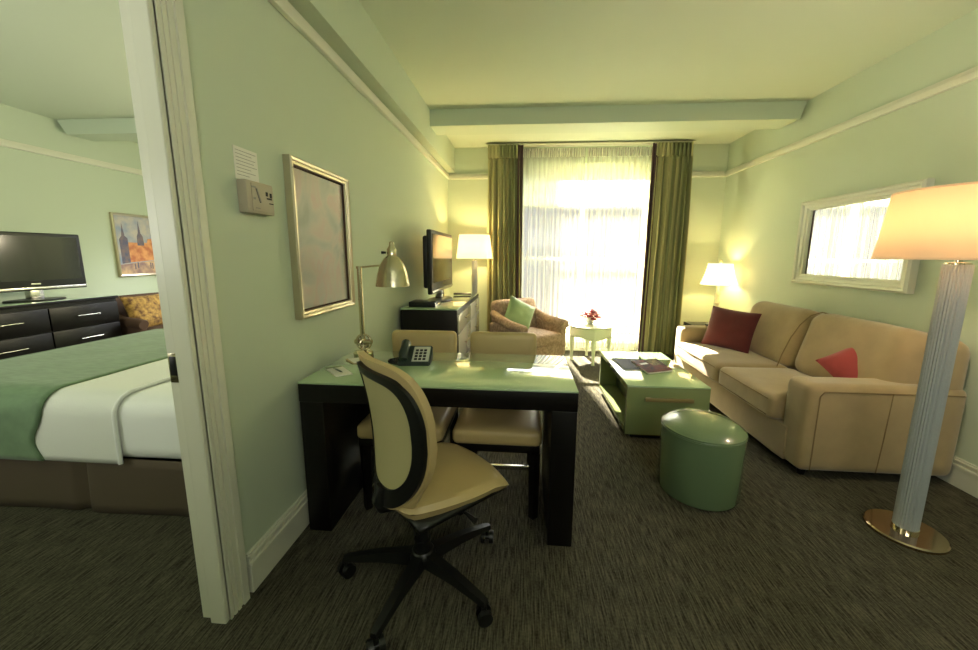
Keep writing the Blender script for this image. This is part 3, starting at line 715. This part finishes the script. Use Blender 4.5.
t = thing('remote_control', 'black remote control resting on the far sofa arm near the red pillow', 'remote', (2.06, 4.06, .607))
bm = B(); box(bm, 1.96, 2.16, 4.03, 4.09, .608, .630, .006); obj('case', bm, 'black_plastic', t)
bm = B()
for i in range(5): box(bm, 1.98+i*.03, 1.995+i*.03, 4.045, 4.075, .629, .6325, .001)
obj('buttons', bm, 'grey_plastic', t)

# ------------------------------------------------------------------ armchairs
def armchair(x, y, rz, label, fab, fab_seat, legm, W=.74, zt=.80, cat='armchair'):
    """local: faces -y"""
    t = thing('armchair', label, cat, (x, y, 0), rz)
    def Q(name, bm, m, parent=t, **k): return obj(name, bm, m, parent, world=False, **k)
    w = W/2
    bm = B(); softbox(bm, -w+.02, w-.02, -.30, .34, .13, .31, .02, 8); Q('base', bm, fab)
    bm = B(); softbox(bm, -w+.125, w-.125, -.35, .22, .30, .43, .04, 12, crown=.02, wob=.004); Q('seat_cushion', bm, fab_seat)
    bm = B(); softbox(bm, -w+.06, w-.06, .16, .34, .30, zt, .07, 12, crown_y=.02, rot=Matrix.Rotation(-.12, 4, 'X')); Q('backrest', bm, fab)
    for s in (-1, 1):
        bm = B(); pts = []
        softbox(bm, s*(w-.065)-.045, s*(w-.065)+.045, -.31, .30, .13, .53, .03, 10)
        tube(bm, [(s*(w-.060), -.325, .512), (s*(w-.060), -.31, .515), (s*(w-.062), -.05, .54), (s*(w-.065), .15, .59), (s*(w-.07), .27, .64)], [.052, .062, .058, .055, .05], 18)
        Q('arm', bm, fab)
    for sx in (-1, 1):
        for sy in (-.28, .30):
            bm = B(); tube(bm, [(sx*(w-.07), sy, .14), (sx*(w-.065), sy, 0)], [.028, .018], 10); Q('leg', bm, legm)
    return t
ac = armchair(.05, 4.47, math.radians(41), 'mauve-tan damask armchair in front of the window', 'damask', 'damask', 'espresso', W=.78)
t = thing('throw_pillow', 'pale green square pillow leaning in the damask armchair', 'pillow', (-.05, 4.50, .62))
bm = pillow_bm(.40, .36, .12); place(bm, frame_matrix((-.05, 4.50, .625), Vector((.78, .42, -.45)), Vector((.22, .40, .84)))); obj('cover', bm, 'green_silk', t)

# ------------------------------------------------------------------ round side table and flowers
RX0, RY0, RZ0 = .87, 4.74, .48
t = thing('round_side_table', 'pale cream-green round side table before the sheer curtains', 'side table', (RX0, RY0, 0))
bm = B(); lathe(bm, [(.27, RZ0-.02), (.285, RZ0-.014), (.285, RZ0-.004), (.278, RZ0)], (RX0, RY0, 0), 56); obj('top', bm, 'white_paint', t)
def apr(u, v):
    a = 2*PI*u; sc_ = .5+.5*math.cos(4*(a+PI/2)); zlo = RZ0-.135-.035*sc_
    z = RZ0-.02+(zlo-(RZ0-.02))*v; return (RX0+.255*math.cos(a), RY0+.255*math.sin(a), z)
bm = B(); grid(bm, apr, 96, 4, closed_u=True); solid(obj('apron', bm, 'white_paint', t), .012)
for k in range(4):
    a = -PI/2+k*PI/2; cx, cy = RX0+.235*math.cos(a), RY0+.235*math.sin(a)
    bm = B(); tube(bm, [(cx, cy, RZ0-.03), (cx, cy, .28), (cx, cy, .12), (cx, cy, .03), (cx, cy, .0)], [.034, .030, .020, .016, .022], 14); obj('leg', bm, 'white_paint', t)
vs = thing('flower_vase', 'glass bowl of red and pink flowers on the round side table', 'flowers', (RX0-.02, RY0, RZ0))
vx, vy = RX0-.02, RY0
bm = B(); lathe(bm, [(.03, .001), (.05, .02), (.055, .05), (.045, .075), (.048, .082)], (vx, vy, RZ0), cap1=False); obj('bowl', bm, 'vase', vs)
for k in range(24):
    a = k*2.4; rr = .115*math.sqrt((k+.5)/24); px_, py_ = vx+rr*math.cos(a), vy+rr*math.sin(a); pz = RZ0+.185-.10*(rr/.115)**2+random.uniform(-.01, .01)
    bm = B()
    for j in range(7):
        b = j*2*PI/7+k; tilt = .012
        bmesh.ops.create_icosphere(bm, subdivisions=1, radius=.021, matrix=Matrix.Translation((px_+.019*math.cos(b), py_+.019*math.sin(b), pz+(.004 if j % 2 else -.002))) @ Matrix.Scale(.6, 4, (0, 0, 1)))
    bmesh.ops.create_icosphere(bm, subdivisions=1, radius=.017, matrix=Matrix.Translation((px_, py_, pz+.008)))
    obj('blossom', bm, 'flower2' if k % 3 == 1 else 'flower', vs)
bm = B()
for k in range(12):
    a = k*2.1; cyl(bm, (vx, vy, RZ0+.02), (vx+.07*math.cos(a), vy+.07*math.sin(a), RZ0+.13), .002, seg=6)
obj('stems', bm, 'leaf', vs)
bm = B()
for k in range(10):
    a = k*.63+.2; c = Vector((vx+.085*math.cos(a), vy+.085*math.sin(a), RZ0+.10)); d = Vector((math.cos(a), math.sin(a), .2)); s_ = Vector((-d.y, d.x, 0))
    V = [bm.verts.new(c-d*.03), bm.verts.new(c+s_*.013+Vector((0, 0, .004))), bm.verts.new(c+d*.03), bm.verts.new(c-s_*.013+Vector((0, 0, .004)))]; bm.faces.new(V)
solid(obj('leaves', bm, 'leaf', vs), .001)

# ------------------------------------------------------------------ coffee table and magazines
t = thing('coffee_table', 'sage green lacquered coffee table with open side and front drawer', 'coffee table', (1.055, 3.11, 0))
cx0, cx1, cy0, cy1, cz = .765, 1.345, 2.625, 3.60, .418
bm = B(); box(bm, cx0, cx1, cy0, cy1, cz-.012, cz, .002); plabel(obj('glass_top', bm, 'desk_glass', t), 'glossy pale green glass top')
bm = B()
box(bm, cx0, cx1, cy0+.018, cy1, cz-.037, cz-.012)          # under-top
box(bm, cx0, cx1, cy0+.018, cy1, .05, .085)                    # floor panel
box(bm, cx0, cx1, cy1-.03, cy1, .085, cz-.037)              # far end
box(bm, cx1-.03, cx1, cy0+.018, cy1-.03, .085, cz-.037)         # sofa side
box(bm, cx0, cx1, cy0+.018, cy0+.03, .085, cz-.037)
obj('carcass', bm, 'green_lacquer', t, smooth=False)
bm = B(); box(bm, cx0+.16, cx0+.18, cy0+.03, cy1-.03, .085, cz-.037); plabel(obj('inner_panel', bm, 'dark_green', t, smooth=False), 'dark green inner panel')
bm = B(); box(bm, cx0, cx1, cy0, cy0+.018, .04, cz-.014, .002); d = obj('drawer', bm, 'green_lacquer', t)
bm = B(); box(bm, 1.055-.17, 1.055+.17, cy0-.034, cy0-.014, .308, .336, .006); box(bm, .90, .93, cy0-.022, cy0, .312, .332); box(bm, 1.18, 1.21, cy0-.022, cy0, .312, .332); plabel(obj('handle', bm, 'handle', d), 'olive tan bar handle')
bm = B(); box(bm, cx0+.05, cx1-.05, cy0+.05, cy1-.05, 0, .05); obj('plinth', bm, 'black_plastic', t, smooth=False)
def magazine(pts, z0, z1, label, cover, patch=None):
    t = thing('magazine', label, 'magazine', (sum(p[0] for p in pts)/4, sum(p[1] for p in pts)/4, z0), 0, 'magazines on the coffee table')
    bm = B(); flat_quad(bm, pts, z0+.001, z1); obj('pages', bm, 'paper', t, smooth=False)
    bm = B(); flat_quad(bm, pts, z1, z1+.0015); c = obj('cover', bm, cover, t, smooth=False)
    if patch:
        A, Bp, C_, D = [Vector(p) for p in pts]
        def uv(u, v): return (A*(1-u)*(1-v)+Bp*u*(1-v)+C_*u*v+D*(1-u)*v)
        bm = B(); flat_quad(bm, [tuple(uv(*q)) for q in ((.55, .45), (.95, .5), (.92, .94), (.5, .92))], z1+.0015, z1+.0022); obj('cover_picture', bm, patch, c, smooth=False)
        bm = B(); flat_quad(bm, [tuple(uv(*q)) for q in ((.15, .60), (.45, .62), (.43, .74), (.14, .72))], z1+.0015, z1+.0022); obj('cover_title', bm, 'paper', c, smooth=False)
    return t
magazine([(.83, 2.98), (1.08, 3.0), (1.06, 3.31), (.81, 3.33)], cz, cz+.008, 'dark blue magazine lying beneath the red-brown one on the coffee table', 'mag1')
magazine([(.985, 2.87), (1.21, 2.965), (1.19, 3.30), (.945, 3.20)], cz+.0097, cz+.020, 'red-brown covered magazine on top of the dark blue one, coffee table', 'mag2', 'mag3')

# ------------------------------------------------------------------ ottoman
t = thing('ottoman', 'round sage green leather drum ottoman in front of the coffee table', 'ottoman', (1.03, 2.06, 0))
oc = (1.03, 2.06, 0)
bm = B(); lathe(bm, [(.206, .006), (.213, .02), (.214, .34), (.212, .372), (.205, .378)], oc, 64); obj('drum', bm, 'green_leather', t)
bm = B(); lathe(bm, [(.204, .378), (.215, .385), (.214, .392), (.205, .400), (.175, .421), (.12, .436), (.06, .442), (.005, .443)], oc, 64, cap0=False); ld = obj('lid_cushion', bm, 'green_leather', t)
bm = B(); tube(bm, [(oc[0]+.212*math.cos(2*PI*i/64), oc[1]+.212*math.sin(2*PI*i/64), .380) for i in range(64)], .005, 8, closed=True); obj('piping', bm, 'green_leather', ld)

# ------------------------------------------------------------------ sofa
t = thing('sofa', 'long tan microsuede two-seat sofa against the right wall', 'sofa', (2.1, 3.3, 0))
SX0, SX1, SY0, SY1 = 1.70, 2.575, 2.20, 4.15
bm = B(); softbox(bm, SX0-.035, SX1-.04, SY0+.12, SY1-.12, .055, .29, .02, 10); obj('base', bm, 'suede', t)
def arm(y0, y1, name):
    bm = B(); softbox(bm, SX0-.02, SX1-.02, y0, y1, .05, .605, .045, 14); a = obj('arm', bm, 'suede', t)
    yo = y0 if name == 'near' else y1; s = -1 if name == 'near' else 1
    bm = B(); yy = yo+s*.002; zz = .565; 
    tube(bm, [(SX0+.045, yy, .07), (SX0+.045, yy, zz-.03), (SX0+.065, yy, zz), (SX1-.06, yy, zz)], .003, 8)
    obj('piping', bm, 'suede_dark', a)
    if name == 'near':
        bm = B(); tube(bm, [(SX0+.42, yy+.002, .07), (SX0+.43, yy, .3), (SX0+.44, yy+.002, zz)], .003, 8); obj('seam', bm, 'suede_dark', a)
    return a
arm(SY0, SY0+.20, 'near'); arm(SY1-.20, SY1, 'far')
ym = 3.08
for (a, b) in ((SY0+.195, ym-.004), (ym+.004, SY1-.195)):
    bm = B(); softbox(bm, SX0-.09, 2.20, a, b, .285, .455, .045, 16, crown=.022, wob=.006); c = obj('seat_cushion', bm, 'suede', t)
    bm = B(); e = .012
    for z in (.315, .425): tube(bm, [(SX0-.088, a+.045, z), (SX0-.090, (a+b)/2, z), (SX0-.088, b-.045, z)], .0035, 8)
    obj('piping', bm, 'suede_dark', c)
    # back cushion: a leaning, round-topped pad
    bm = B(); softbox(bm, 2.14, 2.42, a-(.12 if a < ym-.1 else 0), b+(0 if a < ym-.1 else -.11), .40, .915, .10, 16, wob=.008, rot=Matrix.Rotation(.24, 4, 'Y'))
    bm2 = c_ = obj('back_cushion', bm, 'suede', t)
    c_.location.x += .055
bm = B(); softbox(bm, 2.33, SX1-.003, SY0+.015, SY1-.27, .055, .885, .09, 14); obj('back_frame', bm, 'suede', t)
bm = B(); tube(bm, [(2.075, ym, .46), (2.10, ym, .56), (2.15, ym, .70), (2.21, ym, .81), (2.28, ym, .885), (2.36, ym, .912), (2.42, ym, .90)], .004, 8); obj('back_seam', bm, 'suede_dark', t)
for (a, b) in ((SX0+.06, SY0+.08), (SX0+.06, SY1-.08), (SX1-.10, SY0+.08), (SX1-.10, SY1-.08)):
    bm = B(); cyl(bm, (a, b, 0), (a, b, .06), .022, .028, 12); obj('leg', bm, 'espresso', t)
t = thing('throw_pillow', 'dark burgundy square pillow against the far arm of the sofa', 'pillow', (2.0, 3.64, .46))
bm = pillow_bm(.43, .40, .13); place(bm, frame_matrix((1.98, 3.64, .655), Vector((.62, -.76, -.06)), Vector((.26, .20, .94)))); obj('cover', bm, 'red', t)
t = thing('throw_pillow', 'rose-red pillow tilted behind the near arm of the sofa', 'pillow', (2.25, 2.48, .46))
bm = pillow_bm(.40, .36, .13); place(bm, frame_matrix((2.27, 2.52, .62), Vector((.80, -.12, .52)), Vector((-.35, .65, .62)))); obj('cover', bm, 'rose', t)

# ------------------------------------------------------------------ mirror
t = thing('wall_mirror', 'rectangular mirror in a stepped white frame above the sofa', 'mirror', (XR, 3.2, 1.47))
bm = B(); frame_x(bm, XR, -1, 2.66, 3.74, 1.105, 1.845, [(0, .002), (0, .050), (.014, .062), (.030, .056), (.036, .044), (.060, .040), (.066, .030), (.082, .026), (.088, .002)]); obj('frame', bm, 'trim', t, smooth=False)
bm = B(); box(bm, XR-.012, XR-.004, 2.74, 3.66, 1.185, 1.765); obj('mirror_glass', bm, 'mirror', t, smooth=False)

# ------------------------------------------------------------------ bedroom
BXF, BXH, BY0, BY1, BZT = -3.32, -1.27, 1.575, 3.10, .635
bed = thing('bed', 'large bed with white linen, green coverlet and brown skirt in the bedroom', 'bed', (-2.3, 2.35, 0))
bm = B()
def skirt(u, v):
    # round three sides
    per = [(BXH, BY0+.005), (BXF+.03, BY0+.005), (BXF+.03, BY1-.03), (BXH, BY1-.03)]
    L_ = [2.02, 1.42, 2.02]; s = u*sum(L_); i = 0
    while i < 2 and s > L_[i]: s -= L_[i]; i += 1
    a, b = Vector(per[i]), Vector(per[i+1]); p = a.lerp(b, min(1, s/L_[i])); d = (b-a).normalized(); n_ = Vector((d.y, -d.x))
    q = u*sum(L_)
    k = math.exp(-((q-1.0)/.03)**2)*.03 + math.exp(-((q-1.9)/.03)**2)*.03
    off = -k + .006*math.sin(q*9)*(1-v) - .01*v
    return (p.x-n_.x*-off*-1, p.y-n_.y*-off*-1, .004+.30*v)
grid(bm, skirt, 220, 6); solid(obj('bed_skirt', bm, 'skirt', bed), .006)
bm = B(); softbox(bm, BXF+.01, BXH-.01, BY0, BY1, .285, BZT, .09, 18, wob=.006); obj('mattress', bm, 'sheet', bed)
def cover_surface(x, s, grow):
    """s: arc length from the bottom of the near side up and over to the far side"""
    r = .10; y0, y1, zt, zb = BY0-grow, BY1+grow, BZT+grow, .295
    l1 = zt-r-zb; l2 = PI/2*r; l3 = (y1-y0)-2*r
    w = .004*noise.noise(Vector((x*4, s*4, 2)))
    if s < l1: return (x, y0-w, zb+s)
    s2 = s-l1
    if s2 < l2: a = s2/r; return (x, y0+r-math.cos(a)*(r+w), zt-r+math.sin(a)*(r+w))
    s3 = s2-l2
    if s3 < l3: return (x, y0+r+s3, zt+w)
    s4 = s3-l3
    if s4 < l2: a = s4/r; return (x, y1-r+math.sin(a)*(r+w), zt-r+math.cos(a)*(r+w))
    return (x, y1+w, zt-r-(s4-l2))
TOT = 2*(BZT-.1-.295)+PI*.1+(BY1-BY0)-.2
def blanket(x0, edge, grow, name, m, nx=30):
    def f(u, v):
        s = v*TOT; xe = edge(s); x = x0+(xe-x0)*u
        p = cover_surface(x, s, grow)
        if u > .985: p = (p[0], p[1]*1.0+ (0), p[2]-.0)
        # drop over the foot end
        return p
    bm = B(); grid(bm, f, nx, 70); return solid(obj(name, bm, m, bed), .010, 1)
cov = blanket(BXF+.02, lambda s: -2.39-.07*math.exp(-((s-.10)/.10)**2)+.03*math.sin(s*2), .016, 'coverlet', 'coverlet')
bm = B(); softbox(bm, BXF-.03, BXF+.04, BY0-.02, BY1+.02, .295, BZT+.028, .035, 10); obj('foot_drop', bm, 'coverlet', cov)
blanket(-2.49, lambda s: -1.95-.05*math.cos(s*2.0), .006, 'blanket', 'blanket')
bm = B(); tube(bm, [cover_surface(-1.95-.05*math.cos(s*2.0), s, .014) for s in [TOT*i/60 for i in range(61)]], .010, 8); obj('blanket_hem', bm, 'sheet', bed)
bm = B(); box(bm, -1.27, XW-.005, BY0-.05, BY1+.05, .0, 1.1, .01); obj('headboard', bm, 'espresso', bed)

DRB = .87
t = thing('dresser', 'long espresso dresser with bar handles against the bedroom wall', 'dresser', (-4.86, 2.7, 0))
bx0, bx1, by0, by1 = XBL+.01, -4.60, 1.34, 3.82
bm = B(); box(bm, bx0, bx1-.018, by0, by1, .06, DRB-.03); box(bm, bx0, bx1-.06, by0+.03, by1-.03, 0, .06); obj('body', bm, 'espresso', t, smooth=False)
bm = B(); box(bm, bx0, bx1+.005, by0-.01, by1+.01, DRB-.03, DRB-.004, .003); obj('top', bm, 'espresso', t)
bm = B(); box(bm, bx0+.002, bx1+.002, by0-.005, by1+.005, DRB-.004, DRB, .001); obj('glass_top', bm, 'desk_glass', t)
n = 4; w = (by1-by0)/n
for i in range(n):
    for (z0, z1) in ((.575, .80), (.33, .565), (.08, .32)):
        ya, yb_ = by0+i*w+.006, by0+(i+1)*w-.006
        bm = B(); box(bm, bx1-.018, bx1, ya, yb_, z0, z1, .002); d = obj('drawer', bm, 'espresso', t)
        bm = B(); ymid = (ya+yb_)/2; zz = (z0+z1)/2+.01
        cyl(bm, (bx1+.025, ymid-.10, zz), (bx1+.025, ymid+.10, zz), .0065, seg=10)
        for q in (-.08, .08): cyl(bm, (bx1, ymid+q, zz), (bx1+.025, ymid+q, zz), .004, seg=8)
        obj('handle', bm, 'silver', d)
television(-4.80, 3.26, DRB, math.radians(-3), .82, .56, 'black flat television on the bedroom dresser, seen through the doorway')
# bedroom picture: a street of old buildings
t = thing('framed_picture', 'framed orange and blue city street scene on the bedroom wall', 'picture', (XBL, 4.66, 1.44))
QY0, QY1, QZ0, QZ1 = 4.33, 5.03, 1.04, 1.84
bm = B(); frame_x(bm, XBL, 1, QY0, QY1, QZ0, QZ1, [(0, .002), (0, .030), (.010, .036), (.026, .030), (.032, .002)]); obj('frame', bm, 'champagne', t, smooth=False)
M['sky_paint'] = mat('painted_blue_sky', (150, 160, 178), .7, rgb2=(196, 188, 176), noise_scale=8)
M['wall_paint_orange'] = mat('painted_orange_facade', (226, 162, 104), .7, rgb2=(190, 112, 72), noise_scale=14)
M['street_paint'] = mat('painted_pale_street', (214, 180, 140), .7, rgb2=(150, 120, 116), noise_scale=10)
M['tower_paint'] = mat('painted_blue_tower', (92, 92, 116), .7, rgb2=(130, 112, 110), noise_scale=18)
bm = B(); box(bm, XBL+.003, XBL+.008, QY0+.03, QY1-.03, QZ0+.03, QZ1-.03); pr_ = obj('painting', bm, 'sky_paint', t, smooth=False)
def patch(name, poly, m, d):
    bm = B(); a = [bm.verts.new((XBL+.008, y, z)) for y, z in poly]; b = [bm.verts.new((XBL+.008+d, y, z)) for y, z in poly]; k = len(poly)
    for i in range(k): bm.faces.new((a[i], a[(i+1) % k], b[(i+1) % k], b[i]))
    bm.faces.new(a[::-1]); bm.faces.new(b); obj(name, bm, m, pr_, smooth=False)
def qy(u): return QY0+.03+(QY1-QY0-.06)*u
def qz(v): return QZ0+.03+(QZ1-QZ0-.06)*v
patch('painted_street', [(qy(0), qz(0)), (qy(1), qz(0)), (qy(1), qz(.26)), (qy(0), qz(.16))], 'street_paint', .0005)
patch('painted_facade', [(qy(.2), qz(.20)), (qy(1), qz(.26)), (qy(1), qz(.66)), (qy(.62), qz(.62)), (qy(.6), qz(.55)), (qy(.2), qz(.55))], 'wall_paint_orange', .0008)
patch('painted_tower', [(qy(.06), qz(.18)), (qy(.22), qz(.2)), (qy(.22), qz(.62)), (qy(.17), qz(.66)), (qy(.14), qz(.88)), (qy(.11), qz(.66)), (qy(.06), qz(.6))], 'tower_paint', .0012)
patch('painted_tower', [(qy(.40), qz(.5)), (qy(.54), qz(.5)), (qy(.53), qz(.66)), (qy(.49), qz(.72)), (qy(.465), qz(.93)), (qy(.44), qz(.72)), (qy(.41), qz(.66))], 'tower_paint', .0012)
bm = B()
for (u, v) in ((.3, .12), (.36, .14), (.62, .13), (.66, .12), (.74, .15), (.82, .13)):
    box(bm, XBL+.0085, XBL+.0095, qy(u)-.008, qy(u)+.008, qz(v)-.03, qz(v)+.045)
obj('painted_walkers', bm, 'tower_paint', pr_, smooth=False)
ba = armchair(-4.70, 4.31, math.radians(84), 'brown armchair in the bedroom corner behind the bed', 'brown', 'brown', 'espresso', W=.86, zt=.82)
t = thing('throw_pillow', 'gold floral pillow in the brown bedroom armchair', 'pillow', (-4.66, 4.2, .45))
bm = pillow_bm(.56, .42, .16); place(bm, frame_matrix((-4.64, 4.22, .63), Vector((.06, 1, 0)), Vector((-.30, 0, .92)))); obj('cover', bm, 'floral', t)
